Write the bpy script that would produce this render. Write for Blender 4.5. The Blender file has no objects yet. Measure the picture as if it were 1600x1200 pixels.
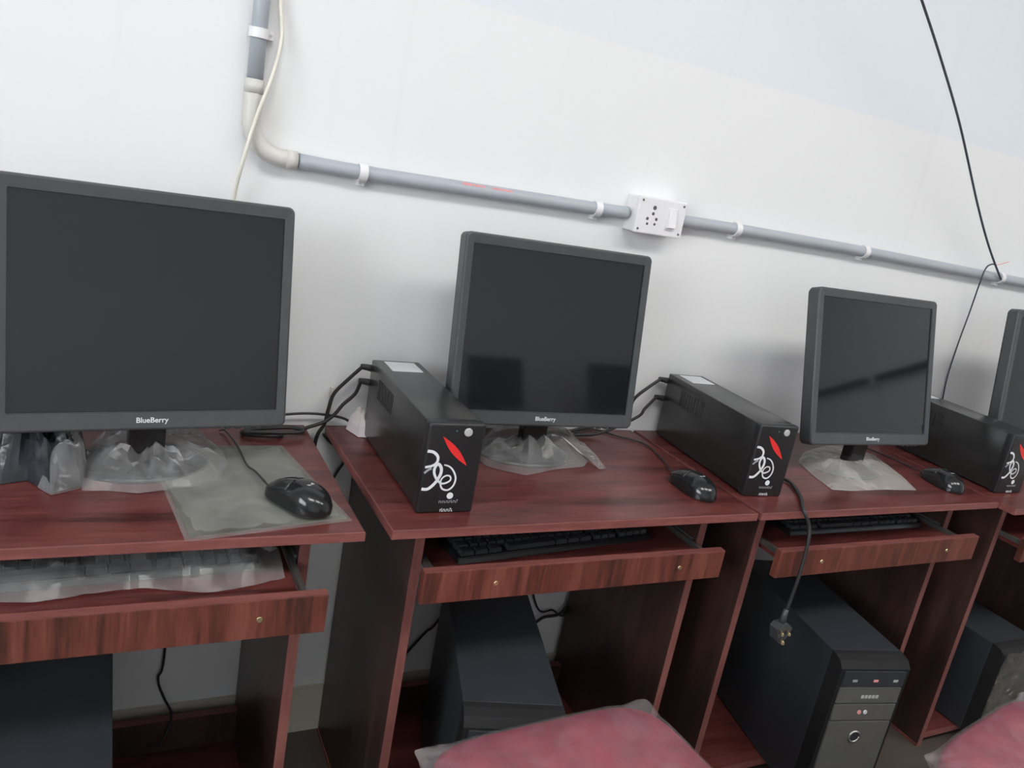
import bpy, bmesh, math, random
from mathutils import Vector, Matrix, noise

S = bpy.context.scene
COL = S.collection
random.seed(7)

# ------------------------------------------------------------------ camera
F_PX = 1244.79
RC = Matrix(((0.887964986, 0.039510311, 0.458210780),
             (-0.424912563, -0.310736844, 0.850230514),
             (0.175975844, -0.949674444, -0.259135010)))   # image axes (right, down, forward) -> world
CAM = Vector((0.0, 0.0, 1.32))
cd = bpy.data.cameras.new('camera')
cam = bpy.data.objects.new('camera', cd)
COL.objects.link(cam)
cd.sensor_width = 36.0
cd.lens = F_PX * 36.0 / 1600.0
cd.clip_start = 0.02
m4 = Matrix.Identity(4)
for i in range(3):
    m4[i][0] = RC[i][0]; m4[i][1] = -RC[i][1]; m4[i][2] = -RC[i][2]; m4[i][3] = CAM[i]
cam.matrix_world = m4
S.camera = cam

# ------------------------------------------------------------------ world, exposure
S.view_settings.view_transform = 'Standard'
S.view_settings.look = 'None'
S.view_settings.gamma = 1.0
S.view_settings.use_curve_mapping = False
S.view_settings.exposure = 0.14
w = bpy.data.worlds.new('daylight')
S.world = w
w.use_nodes = True
w.node_tree.nodes['Background'].inputs['Color'].default_value = (0.80, 0.90, 1.0, 1)
w.node_tree.nodes['Background'].inputs['Strength'].default_value = 2.0
LAMP = 11.0           # emission of the ceiling panels
WINDOW_W = 85.0      # daylight entering by the window in the left wall


def area_light(name, loc, rot, sx, sy, power, color):
    l = bpy.data.lights.new(name, 'AREA')
    l.shape = 'RECTANGLE'; l.size = sx; l.size_y = sy; l.energy = power; l.color = color
    o = bpy.data.objects.new(name, l)
    COL.objects.link(o); o.location = loc; o.rotation_euler = rot
    return o


area_light('window_daylight', (-2.45, -0.7, 1.75), (0, math.radians(-90), 0), 1.3, 1.9, WINDOW_W, (0.95, 0.975, 1.0))


# ------------------------------------------------------------------ helpers
def ray(u, v):
    return RC @ Vector(((u - 800) / F_PX, (v - 600) / F_PX, 1.0))


def pz(u, v, z=0.75):
    """point of pixel (u, v) on the horizontal plane z"""
    r = ray(u, v); return CAM + r * ((z - CAM.z) / r.z)


def py(u, v, y):
    """point of pixel (u, v) on the vertical plane y"""
    r = ray(u, v); return CAM + r * (y / r.y)


MATS = {}


def mat(name, base=(0.5, 0.5, 0.5), rough=0.5, metal=0.0, spec=0.5, noise_scale=None, noise_amt=0.1, bump=0.0,
        bump_scale=60, stretch=(1, 1, 1), coat=0.0):
    if name in MATS: return MATS[name]
    m = bpy.data.materials.new(name); m.use_nodes = True
    nt = m.node_tree; b = nt.nodes['Principled BSDF']
    b.inputs['Base Color'].default_value = (*base, 1)
    b.inputs['Roughness'].default_value = rough
    b.inputs['Metallic'].default_value = metal
    b.inputs['Specular IOR Level'].default_value = spec
    b.inputs['Coat Weight'].default_value = coat
    tc = nt.nodes.new('ShaderNodeTexCoord'); mp = nt.nodes.new('ShaderNodeMapping')
    mp.inputs['Scale'].default_value = stretch
    nt.links.new(tc.outputs['Object'], mp.inputs['Vector'])
    n = nt.nodes.new('ShaderNodeTexNoise'); n.inputs['Scale'].default_value = noise_scale or 30
    n.inputs['Detail'].default_value = 4
    nt.links.new(mp.outputs['Vector'], n.inputs['Vector'])
    r = nt.nodes.new('ShaderNodeValToRGB')
    r.color_ramp.elements[0].position = 0.3; r.color_ramp.elements[1].position = 0.7
    r.color_ramp.elements[0].color = (*[max(0, c * (1 - noise_amt)) for c in base], 1)
    r.color_ramp.elements[1].color = (*[min(1, c * (1 + noise_amt)) for c in base], 1)
    nt.links.new(n.outputs['Fac'], r.inputs['Fac'])
    nt.links.new(r.outputs['Color'], b.inputs['Base Color'])
    if bump:
        bn = nt.nodes.new('ShaderNodeTexNoise'); bn.inputs['Scale'].default_value = bump_scale
        nt.links.new(tc.outputs['Object'], bn.inputs['Vector'])
        bp = nt.nodes.new('ShaderNodeBump'); bp.inputs['Strength'].default_value = bump
        bp.inputs['Distance'].default_value = 0.002
        nt.links.new(bn.outputs['Fac'], bp.inputs['Height']); nt.links.new(bp.outputs['Normal'], b.inputs['Normal'])
    MATS[name] = m
    return m


def wood(name, dark, mid, light, stretch, rough=0.35, spec=0.5, bands=6.0):
    m = bpy.data.materials.new(name); m.use_nodes = True
    nt = m.node_tree; b = nt.nodes['Principled BSDF']
    b.inputs['Roughness'].default_value = rough
    b.inputs['Specular IOR Level'].default_value = spec
    tc = nt.nodes.new('ShaderNodeTexCoord'); mp = nt.nodes.new('ShaderNodeMapping')
    mp.inputs['Scale'].default_value = stretch
    nt.links.new(tc.outputs['Object'], mp.inputs['Vector'])
    n1 = nt.nodes.new('ShaderNodeTexNoise'); n1.inputs['Scale'].default_value = bands
    n1.inputs['Detail'].default_value = 5; n1.inputs['Roughness'].default_value = 0.6; n1.inputs['Distortion'].default_value = 0.6
    n2 = nt.nodes.new('ShaderNodeTexNoise'); n2.inputs['Scale'].default_value = bands * 6
    n2.inputs['Detail'].default_value = 3
    nt.links.new(mp.outputs['Vector'], n1.inputs['Vector']); nt.links.new(mp.outputs['Vector'], n2.inputs['Vector'])
    mx = nt.nodes.new('ShaderNodeMix'); mx.data_type = 'FLOAT'; mx.inputs[0].default_value = 0.3
    nt.links.new(n1.outputs['Fac'], mx.inputs[2]); nt.links.new(n2.outputs['Fac'], mx.inputs[3])
    r = nt.nodes.new('ShaderNodeValToRGB')
    e = r.color_ramp.elements
    e[0].position = 0.36; e[0].color = (*dark, 1)
    e[1].position = 0.64; e[1].color = (*light, 1)
    k = e.new(0.50); k.color = (*mid, 1)
    nt.links.new(mx.outputs[0], r.inputs['Fac']); nt.links.new(r.outputs['Color'], b.inputs['Base Color'])
    MATS[name] = m
    return m


def plastic_film(name, cover, tint=(0.9, 0.9, 0.9), rough=0.18, scale=45, edge=0.35):
    """clear packing film: mostly see-through, with milky folds and glossy highlights"""
    m = bpy.data.materials.new(name); m.use_nodes = True
    nt = m.node_tree; nt.nodes.clear()
    out = nt.nodes.new('ShaderNodeOutputMaterial')
    tr = nt.nodes.new('ShaderNodeBsdfTransparent'); tr.inputs['Color'].default_value = (0.97, 0.97, 0.97, 1)
    p = nt.nodes.new('ShaderNodeBsdfPrincipled'); p.inputs['Base Color'].default_value = (*tint, 1)
    p.inputs['Roughness'].default_value = rough; p.inputs['Specular IOR Level'].default_value = 0.9
    tc = nt.nodes.new('ShaderNodeTexCoord'); n = nt.nodes.new('ShaderNodeTexNoise')
    n.inputs['Scale'].default_value = scale; n.inputs['Detail'].default_value = 4; n.inputs['Distortion'].default_value = 1.5
    nt.links.new(tc.outputs['Object'], n.inputs['Vector'])
    r = nt.nodes.new('ShaderNodeMapRange')
    r.inputs['From Min'].default_value = 0.4; r.inputs['From Max'].default_value = 0.72
    r.inputs['To Min'].default_value = cover * 0.65; r.inputs['To Max'].default_value = min(0.95, cover * 1.35)
    nt.links.new(n.outputs['Fac'], r.inputs['Value'])
    lw = nt.nodes.new('ShaderNodeLayerWeight'); lw.inputs['Blend'].default_value = 0.35   # film turned edge-on reflects more
    add = nt.nodes.new('ShaderNodeMath'); add.operation = 'MULTIPLY_ADD'; add.use_clamp = True; add.inputs[1].default_value = edge
    nt.links.new(lw.outputs['Fresnel'], add.inputs[0]); nt.links.new(r.outputs['Result'], add.inputs[2])
    bp = nt.nodes.new('ShaderNodeBump'); bp.inputs['Strength'].default_value = 0.12; bp.inputs['Distance'].default_value = 0.002
    nt.links.new(n.outputs['Fac'], bp.inputs['Height']); nt.links.new(bp.outputs['Normal'], p.inputs['Normal'])
    mx = nt.nodes.new('ShaderNodeMixShader')
    nt.links.new(add.outputs[0], mx.inputs['Fac']); nt.links.new(tr.outputs[0], mx.inputs[1]); nt.links.new(p.outputs[0], mx.inputs[2])
    nt.links.new(mx.outputs[0], out.inputs['Surface'])
    MATS[name] = m
    return m


def emit(name, col, strength):
    m = bpy.data.materials.new(name); m.use_nodes = True
    b = m.node_tree.nodes['Principled BSDF']
    b.inputs['Base Color'].default_value = (*col, 1)
    b.inputs['Emission Color'].default_value = (*col, 1); b.inputs['Emission Strength'].default_value = strength
    MATS[name] = m
    return m


# -- mesh builders (all add to a bmesh)
def box(bm, x0, x1, y0, y1, z0, z1, bev=0.0, seg=2):
    r = bmesh.ops.create_cube(bm, size=1.0)
    vs = r['verts']
    for v in vs:
        v.co = Vector(((x0 + x1) / 2 + v.co.x * (x1 - x0), (y0 + y1) / 2 + v.co.y * (y1 - y0), (z0 + z1) / 2 + v.co.z * (z1 - z0)))
    if bev:
        es = list({e for v in vs for e in v.link_edges})
        bmesh.ops.bevel(bm, geom=es, offset=bev, segments=seg, affect='EDGES', profile=0.6)
    return vs


def smooth_path(pts, n=8):
    pts = [Vector(p) for p in pts]
    if len(pts) < 3: return pts
    out = []
    for i in range(len(pts) - 1):
        p0 = pts[max(i - 1, 0)]; p1 = pts[i]; p2 = pts[i + 1]; p3 = pts[min(i + 2, len(pts) - 1)]
        for k in range(n):
            t = k / n
            out.append(0.5 * ((2 * p1) + (p2 - p0) * t + (2 * p0 - 5 * p1 + 4 * p2 - p3) * t * t + (3 * p1 - p0 - 3 * p2 + p3) * t ** 3))
    out.append(pts[-1])
    return out


def tube(bm, pts, r, sides=8, smooth=8, caps=True):
    P = smooth_path(pts, smooth) if smooth else [Vector(p) for p in pts]
    rings = []
    t0 = (P[1] - P[0]).normalized()
    up = Vector((0, 0, 1)) if abs(t0.z) < 0.9 else Vector((1, 0, 0))
    nrm = (up - t0 * up.dot(t0)).normalized()
    for i, p in enumerate(P):
        t = (P[min(i + 1, len(P) - 1)] - P[max(i - 1, 0)]).normalized()
        nrm = (nrm - t * nrm.dot(t)).normalized()
        b = t.cross(nrm)
        rr = r(i / (len(P) - 1)) if callable(r) else r
        rings.append([bm.verts.new(p + (nrm * math.cos(a) + b * math.sin(a)) * rr) for a in [2 * math.pi * k / sides for k in range(sides)]])
    for a, b in zip(rings, rings[1:]):
        for k in range(sides):
            f = bm.faces.new((a[k], a[(k + 1) % sides], b[(k + 1) % sides], b[k])); f.smooth = True
    if caps:
        bm.faces.new(rings[0][::-1]); bm.faces.new(rings[-1])
    return rings


def cyl(bm, p0, p1, r, sides=16, r2=None):
    r2 = r if r2 is None else r2
    return tube(bm, [p0, p1], lambda t: r + (r2 - r) * t, sides, 0)


def prism(bm, outline, y0, y1):
    """outline in (x, z), extruded along y"""
    a = [bm.verts.new((x, y0, z)) for x, z in outline]; b = [bm.verts.new((x, y1, z)) for x, z in outline]
    bm.faces.new(a); bm.faces.new(b[::-1])
    n = len(a)
    for k in range(n):
        bm.faces.new((a[k], b[k], b[(k + 1) % n], a[(k + 1) % n]))


def rrect(x0, x1, z0, z1, r, n=5):
    pts = []
    for cx, cz, a0 in ((x1 - r, z0 + r, -90), (x1 - r, z1 - r, 0), (x0 + r, z1 - r, 90), (x0 + r, z0 + r, 180)):
        for k in range(n + 1):
            a = math.radians(a0 + 90 * k / n); pts.append((cx + r * math.cos(a), cz + r * math.sin(a)))
    return pts


def ribbon(bm, pts, width, y, thick=0.0006, n=6):
    """flat painted stroke in the xz plane"""
    P = smooth_path([Vector((p[0], 0, p[1])) for p in pts], n)
    L = []
    for i, p in enumerate(P):
        t = (P[min(i + 1, len(P) - 1)] - P[max(i - 1, 0)]).normalized()
        q = Vector((-t.z, 0, t.x)); s = i / (len(P) - 1)
        wd = (width(s) if callable(width) else width) / 2
        L.append((p + q * wd, p - q * wd))
    for (a, b), (c, d) in zip(L, L[1:]):
        vs = [bm.verts.new((v.x, y, v.z)) for v in (a, b, d, c)]
        bm.faces.new(vs)


def finish(bm, name, material, parent=None, smooth_angle=None):
    bmesh.ops.recalc_face_normals(bm, faces=bm.faces)
    me = bpy.data.meshes.new(name); bm.to_mesh(me); bm.free()
    me.materials.append(material if not isinstance(material, str) else MATS[material])
    if smooth_angle:
        for p in me.polygons: p.use_smooth = True
        me.set_sharp_from_angle(angle=math.radians(smooth_angle))
    o = bpy.data.objects.new(name, me); COL.objects.link(o)
    if parent is not None: o.parent = parent
    return o


def boxobj(name, material, parent, x0, x1, y0, y1, z0, z1, bev=0.0):
    bm = bmesh.new(); box(bm, x0, x1, y0, y1, z0, z1, bev)
    return finish(bm, name, material, parent)


def tag(o, label, cat, group=None):
    o['label'] = label; o['category'] = cat
    if group: o['group'] = group
    return o


def thing(name, label, cat, loc=(0, 0, 0), rz=0.0, group=None):
    o = bpy.data.objects.new(name, None); COL.objects.link(o)
    o.empty_display_size = 0.05
    o.location = loc; o.rotation_euler = (0, 0, rz)
    return tag(o, label, cat, group)


def struct(o):
    o['kind'] = 'structure'; return o


def copy_tree(o, parent=None):
    c = o.copy(); COL.objects.link(c)
    if parent is not None: c.parent = parent
    for ch in list(o.children): copy_tree(ch, c)
    return c


def place(proto, first, label, loc, rz):
    o = proto if first else copy_tree(proto)
    o['label'] = label; o.location = loc; o.rotation_euler = (0, 0, rz)
    return o


def text_mesh(body, size, name, material, parent, loc, rot, sx=1.0):
    c = bpy.data.curves.new(name, 'FONT'); c.body = body; c.size = size; c.align_x = 'CENTER'; c.align_y = 'CENTER'
    c.offset = size * 0.015; c.extrude = 0.0002
    t = bpy.data.objects.new(name, c); COL.objects.link(t)
    bpy.context.view_layer.update()
    me = bpy.data.meshes.new_from_object(t.evaluated_get(bpy.context.evaluated_depsgraph_get()))
    bpy.data.objects.remove(t); bpy.data.curves.remove(c)
    me.transform(Matrix.Translation(loc) @ rot.to_4x4() @ Matrix.Diagonal((sx, 1, 1, 1)))
    me.materials.clear(); me.materials.append(MATS[material])
    o = bpy.data.objects.new(name, me); COL.objects.link(o); o.parent = parent
    return o


# ------------------------------------------------------------------ materials
wood('mahogany_top', (0.050, 0.013, 0.012), (0.115, 0.028, 0.025), (0.165, 0.046, 0.040), (0.7, 5, 5), rough=0.28, bands=4.5)
wood('mahogany_front', (0.045, 0.016, 0.011), (0.125, 0.034, 0.023), (0.19, 0.060, 0.040), (9, 9, 0.8), rough=0.42, bands=3.5)
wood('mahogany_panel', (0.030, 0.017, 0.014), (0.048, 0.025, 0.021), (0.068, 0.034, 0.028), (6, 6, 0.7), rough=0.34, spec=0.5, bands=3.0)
wood('mahogany_edge', (0.15, 0.050, 0.045), (0.20, 0.066, 0.058), (0.26, 0.090, 0.080), (0.7, 5, 5), rough=0.4, bands=5)
wood('mahogany_edge_upright', (0.15, 0.055, 0.048), (0.20, 0.072, 0.062), (0.25, 0.095, 0.08), (5, 5, 0.7), rough=0.42, bands=5)
mat('black_case', (0.016, 0.016, 0.016), 0.26, spec=0.7, noise_amt=0.15, noise_scale=60, bump=0.04, bump_scale=900)
mat('black_panel', (0.014, 0.014, 0.015), 0.38, noise_amt=0.1)
mat('monitor_plastic', (0.056, 0.060, 0.064), 0.40, noise_amt=0.08, bump=0.08, bump_scale=1200)
mat('monitor_trim', (0.06, 0.062, 0.066), 0.25, noise_amt=0.05)
mat('screen', (0.010, 0.011, 0.013), 0.055, spec=0.55, noise_amt=0.05)
mat('black_gloss', (0.012, 0.012, 0.013), 0.16, noise_amt=0.1)
mat('black_matte', (0.018, 0.018, 0.019), 0.5, noise_amt=0.1)
mat('cable_black', (0.022, 0.021, 0.022), 0.5, noise_amt=0.15)
mat('cable_dark_blue', (0.05, 0.058, 0.075), 0.5, noise_amt=0.1)
mat('cable_cream', (0.78, 0.75, 0.66), 0.45, noise_amt=0.05)
mat('white_print', (0.72, 0.74, 0.75), 0.4, noise_amt=0.03)
mat('grey_print', (0.34, 0.35, 0.36), 0.4, noise_amt=0.05)
mat('red_print', (0.72, 0.030, 0.030), 0.4, noise_amt=0.04)
mat('pipe_red_print', (0.75, 0.30, 0.31), 0.5, noise_amt=0.1)
mat('button_grey', (0.45, 0.45, 0.44), 0.35, noise_amt=0.04)
mat('sticker', (0.62, 0.64, 0.66), 0.3, noise_amt=0.06)
mat('green_led', (0.06, 0.28, 0.22), 0.3, noise_amt=0.02)
mat('pvc_grey', (0.40, 0.43, 0.47), 0.38, noise_amt=0.04, noise_scale=12)
mat('pvc_cream', (0.62, 0.60, 0.56), 0.4, noise_amt=0.05)
mat('white_plastic', (0.80, 0.79, 0.80), 0.35, noise_amt=0.02)
mat('socket_hole', (0.10, 0.09, 0.09), 0.6, noise_amt=0.1)
mat('steel', (0.55, 0.55, 0.53), 0.3, metal=1.0, noise_amt=0.1)
mat('brass', (0.62, 0.52, 0.30), 0.3, metal=0.9, noise_amt=0.1)
mat('zinc', (0.22, 0.22, 0.21), 0.35, metal=0.8, noise_amt=0.12)
mat('tower_case', (0.030, 0.034, 0.040), 0.42, noise_amt=0.08, bump=0.1, bump_scale=700)
mat('tower_bezel', (0.105, 0.105, 0.095), 0.4, noise_amt=0.08)
mat('tower_dark', (0.014, 0.014, 0.015), 0.7, spec=0.25)
mat('key_black', (0.028, 0.029, 0.031), 0.4, noise_amt=0.1)
mat('pad_grey', (0.14, 0.138, 0.112), 0.6, noise_amt=0.5, noise_scale=9)
mat('seat_maroon', (0.25, 0.022, 0.048), 0.6, noise_amt=0.2, noise_scale=25, bump=0.4, bump_scale=300)
mat('paper_pink', (0.78, 0.70, 0.71), 0.6, noise_amt=0.05)
mat('dark_bag', (0.026, 0.027, 0.032), 0.2, noise_amt=0.5, noise_scale=20, bump=0.8, bump_scale=45)
plastic_film('clear_film', 0.11, rough=0.10, scale=16, edge=0.65)
plastic_film('milky_film', 0.34, (0.80, 0.79, 0.74), 0.25, 7)
plastic_film('seat_film', 0.09, (0.95, 0.85, 0.87), 0.14, 18, edge=0.10)
plastic_film('dark_film', 0.40, (0.10, 0.095, 0.08), 0.3, 30)
plastic_film('pad_film', 0.15, (0.75, 0.76, 0.72), 0.2, 14)
emit('lamp_glow', (1.0, 0.985, 0.96), LAMP)
mat('lamp_frame', (0.8, 0.8, 0.8), 0.4)


def wall_paint():
    m = bpy.data.materials.new('wall_paint'); m.use_nodes = True
    nt = m.node_tree; b = nt.nodes['Principled BSDF']; b.inputs['Roughness'].default_value = 0.65
    b.inputs['Specular IOR Level'].default_value = 0.3
    tc = nt.nodes.new('ShaderNodeTexCoord'); sp = nt.nodes.new('ShaderNodeSeparateXYZ')
    nt.links.new(tc.outputs['Object'], sp.inputs['Vector'])
    st = nt.nodes.new('ShaderNodeMapRange')
    st.inputs['From Min'].default_value = 1.594; st.inputs['From Max'].default_value = 1.606
    nt.links.new(sp.outputs['Z'], st.inputs['Value'])
    # two coats of paint: white below, very pale blue above 1.6 m
    mx = nt.nodes.new('ShaderNodeMix'); mx.data_type = 'RGBA'
    mx.inputs[6].default_value = (0.82, 0.82, 0.82, 1); mx.inputs[7].default_value = (0.755, 0.80, 0.845, 1)
    nt.links.new(st.outputs['Result'], mx.inputs[0])
    # faint vertical run marks
    mp = nt.nodes.new('ShaderNodeMapping'); mp.inputs['Scale'].default_value = (14, 14, 0.6)
    nt.links.new(tc.outputs['Object'], mp.inputs['Vector'])
    n = nt.nodes.new('ShaderNodeTexNoise'); n.inputs['Scale'].default_value = 2.0; n.inputs['Detail'].default_value = 6
    nt.links.new(mp.outputs['Vector'], n.inputs['Vector'])
    r = nt.nodes.new('ShaderNodeValToRGB')
    r.color_ramp.elements[0].position = 0.22; r.color_ramp.elements[0].color = (0.90, 0.89, 0.87, 1)
    r.color_ramp.elements[1].position = 0.40; r.color_ramp.elements[1].color = (1, 1, 1, 1)
    nt.links.new(n.outputs['Fac'], r.inputs['Fac'])
    mu = nt.nodes.new('ShaderNodeMix'); mu.data_type = 'RGBA'; mu.blend_type = 'MULTIPLY'; mu.inputs[0].default_value = 0.25
    nt.links.new(mx.outputs[2], mu.inputs[6]); nt.links.new(r.outputs['Color'], mu.inputs[7])
    nt.links.new(mu.outputs[2], b.inputs['Base Color'])
    n2 = nt.nodes.new('ShaderNodeTexNoise'); n2.inputs['Scale'].default_value = 60
    nt.links.new(tc.outputs['Object'], n2.inputs['Vector'])
    bp = nt.nodes.new('ShaderNodeBump'); bp.inputs['Strength'].default_value = 0.12; bp.inputs['Distance'].default_value = 0.003
    nt.links.new(n2.outputs['Fac'], bp.inputs['Height']); nt.links.new(bp.outputs['Normal'], b.inputs['Normal'])
    MATS['wall_paint'] = m


wall_paint()
mat('skirting_cream', (0.60, 0.57, 0.47), 0.4, noise_amt=0.06, noise_scale=8)
mat('floor_tile', (0.085, 0.068, 0.058), 0.35, noise_amt=0.15, noise_scale=6)
mat('ceiling_white', (0.80, 0.80, 0.79), 0.8, noise_amt=0.02)
mat('window_frame', (0.75, 0.75, 0.73), 0.4)
plastic_film('window_glass', 0.06, (0.9, 0.95, 1.0), 0.05, 2, 0.1)

# ------------------------------------------------------------------ the room
WY = 1.527          # face of the wall the desks stand against
X0, X1, Y0, ZC = -2.2, 4.8, -2.6, 3.0
struct(boxobj('floor', 'floor_tile', None, X0 - 0.2, X1 + 0.2, Y0 - 0.2, WY + 0.2, -0.1, 0.0))
struct(boxobj('ceiling', 'ceiling_white', None, X0 - 0.2, X1 + 0.2, Y0 - 0.2, WY + 0.2, ZC, ZC + 0.1))
struct(boxobj('wall_back', 'wall_paint', None, X0 - 0.2, X1 + 0.2, WY, WY + 0.2, 0.0, ZC))
struct(boxobj('wall_front', 'wall_paint', None, X0 - 0.2, X1 + 0.2, Y0 - 0.2, Y0, 0.0, ZC))
struct(boxobj('wall_right', 'wall_paint', None, X1, X1 + 0.2, Y0, WY, 0.0, ZC))
bm = bmesh.new()
for a in ((Y0, -1.7, 0, ZC), (0.3, WY, 0, ZC), (-1.7, 0.3, 0, 1.1), (-1.7, 0.3, 2.4, ZC)):
    box(bm, X0 - 0.2, X0, a[0], a[1], a[2], a[3])
struct(finish(bm, 'wall_left', 'wall_paint'))
bm = bmesh.new()
for a in ((-1.7, -1.65, 1.1, 2.4), (0.25, 0.3, 1.1, 2.4), (-1.65, 0.25, 1.1, 1.15), (-1.65, 0.25, 2.35, 2.4), (-0.725, -0.675, 1.15, 2.35)):
    box(bm, X0 - 0.12, X0 - 0.06, a[0], a[1], a[2], a[3])
win = struct(finish(bm, 'window_1', 'window_frame'))
for a, b in ((-1.65, -0.725), (-0.675, 0.25)):
    boxobj('pane', 'window_glass', win, X0 - 0.092, X0 - 0.088, a, b, 1.15, 2.35)
struct(boxobj('baseboard_back', 'skirting_cream', None, X0, X1, WY - 0.008, WY, 0.0, 0.118))

for i, (lx, lab) in enumerate(((0.1, 'left'), (1.75, 'middle'), (3.4, 'right'))):
    t = thing('ceiling_light', 'white ceiling panel light, the %s one of three above the desks' % lab, 'light', (lx, -0.42, ZC), 0, 'ceiling panel lights')
    bm = bmesh.new()
    for a in ((-0.62, 0.62, -0.32, -0.30), (-0.62, 0.62, 0.30, 0.32), (-0.62, -0.60, -0.30, 0.30), (0.60, 0.62, -0.30, 0.30)):
        box(bm, a[0], a[1], a[2], a[3], -0.05, 0.0)
    finish(bm, 'frame', 'lamp_frame', t)
    boxobj('diffuser', 'lamp_glow', t, -0.6, 0.6, -0.3, 0.3, -0.045, -0.03)

# ------------------------------------------------------------------ desks
YF, DEP, TZ, TT = 1.061, 0.462, 0.75, 0.016
INS, SET, PT = 0.066, 0.060, 0.017


def desk(label, x0, x1, yfront, tray_y, tray_x0, tray_x1, tray_z, screws, rz=0.0, detail=True):
    W = x1 - x0
    t = thing('computer_desk', label, 'desk', ((x0 + x1) / 2, yfront, 0), rz, 'mahogany computer desks')
    h = W / 2
    top = boxobj('desktop', 'mahogany_top', t, -h + 0.001, h - 0.001, 0.0015, DEP, TZ - TT, TZ, 0.0012)
    bm = bmesh.new(); box(bm, -h, h, -0.001, 0.002, TZ - TT, TZ - 0.0006, 0.0008)
    finish(bm, 'front_edge_band', 'mahogany_edge', top)
    bm = bmesh.new(); box(bm, -h, -h + 0.0015, 0.002, DEP, TZ - TT, TZ - 0.0006)
    finish(bm, 'side_edge_band', 'mahogany_edge', top)
    for s in (-1, 1):
        xo = s * (h - INS)                       # outer face
        xi = xo - s * PT
        p = boxobj('side_panel', 'mahogany_panel', t, min(xo, xi), max(xo, xi), SET + 0.0015, DEP - 0.012, 0.0, TZ - TT)
        boxobj('edge_band', 'mahogany_edge_upright', p, min(xo, xi), max(xo, xi), SET, SET + 0.0015, 0.0, TZ - TT)
        boxobj('foot_strip', 'mahogany_edge', p, min(xo, xo + s * 0.002), max(xo, xo + s * 0.002), SET, DEP - 0.012, 0.0, 0.007)
    xi = h - INS - PT
    bb = boxobj('back_board', 'mahogany_panel', t, -xi, xi, DEP - 0.045, DEP - 0.028, 0.0, 0.113)
    boxobj('edge_band', 'mahogany_edge', bb, -xi, xi, DEP - 0.045, DEP - 0.028, 0.113, 0.1145)
    bt = boxobj('bottom_board', 'mahogany_top', t, -xi, xi, SET + 0.004, DEP - 0.045, 0.022, 0.040)
    boxobj('edge_band', 'mahogany_edge', bt, -xi, xi, SET + 0.002, SET + 0.004, 0.022, 0.0395)
    # pull-out keyboard tray, in desk coordinates
    cx = (x0 + x1) / 2
    a, b, ty = tray_x0 - cx, tray_x1 - cx, tray_y - yfront
    z0, z1 = tray_z
    bz = z1 - 0.021
    tray = boxobj('keyboard_tray', 'mahogany_top', t, -xi + 0.014, xi - 0.014, ty + 0.016, ty + 0.35, bz - 0.015, bz)
    fr = boxobj('tray_front', 'mahogany_front', tray, a, b, ty, ty + 0.016, z0, z1 - 0.001, 0.001)
    boxobj('edge_band', 'mahogany_edge', tray, a + 0.0005, b - 0.0005, ty + 0.0005, ty + 0.0155, z1 - 0.001, z1 + 0.0005)
    for sx in screws:
        bm = bmesh.new(); cyl(bm, (sx - cx, ty - 0.0016, (z0 + z1) / 2), (sx - cx, ty + 0.004, (z0 + z1) / 2), 0.0042, 10)
        finish(bm, 'screw', 'brass', tray)
    for s in (-1, 1):
        bm = bmesh.new()
        xx = s * xi
        box(bm, min(xx, xx - s * 0.004), max(xx, xx - s * 0.004), SET + 0.01, ty + 0.42, bz - 0.006, bz + 0.014, 0.0008)
        box(bm, min(xx - s * 0.004, xx - s * 0.012), max(xx - s * 0.004, xx - s * 0.012), ty + 0.018, ty + 0.34, bz - 0.002, bz + 0.010, 0.0008)
        finish(bm, 'slide_rail', 'zinc', t)
    return t


desk('left mahogany desk with plastic-covered stand and grey mouse pad, cut by the left edge', -0.40, 0.369, YF, 1.000, -0.338, 0.306, (0.622, 0.684), (0.211, -0.22))
desk('middle mahogany desk, second from left, bare keyboard on its tray', 0.412, 1.174, YF, 1.060, 0.477, 1.113, (0.612, 0.671), (0.611, 1.006))
desk('third mahogany desk from left, with a power plug hanging at its front', 1.184, 1.962, YF, 1.045, 1.252, 1.905, (0.607, 0.668), (1.378, 1.795))
desk('rightmost mahogany desk, cut off by the right edge of the photo', 1.968, 2.74, 1.022, 1.010, 2.045, 2.68, (0.607, 0.668), (2.17, 2.57))

# ------------------------------------------------------------------ monitor
MW, MH = 0.417, 0.364


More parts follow.
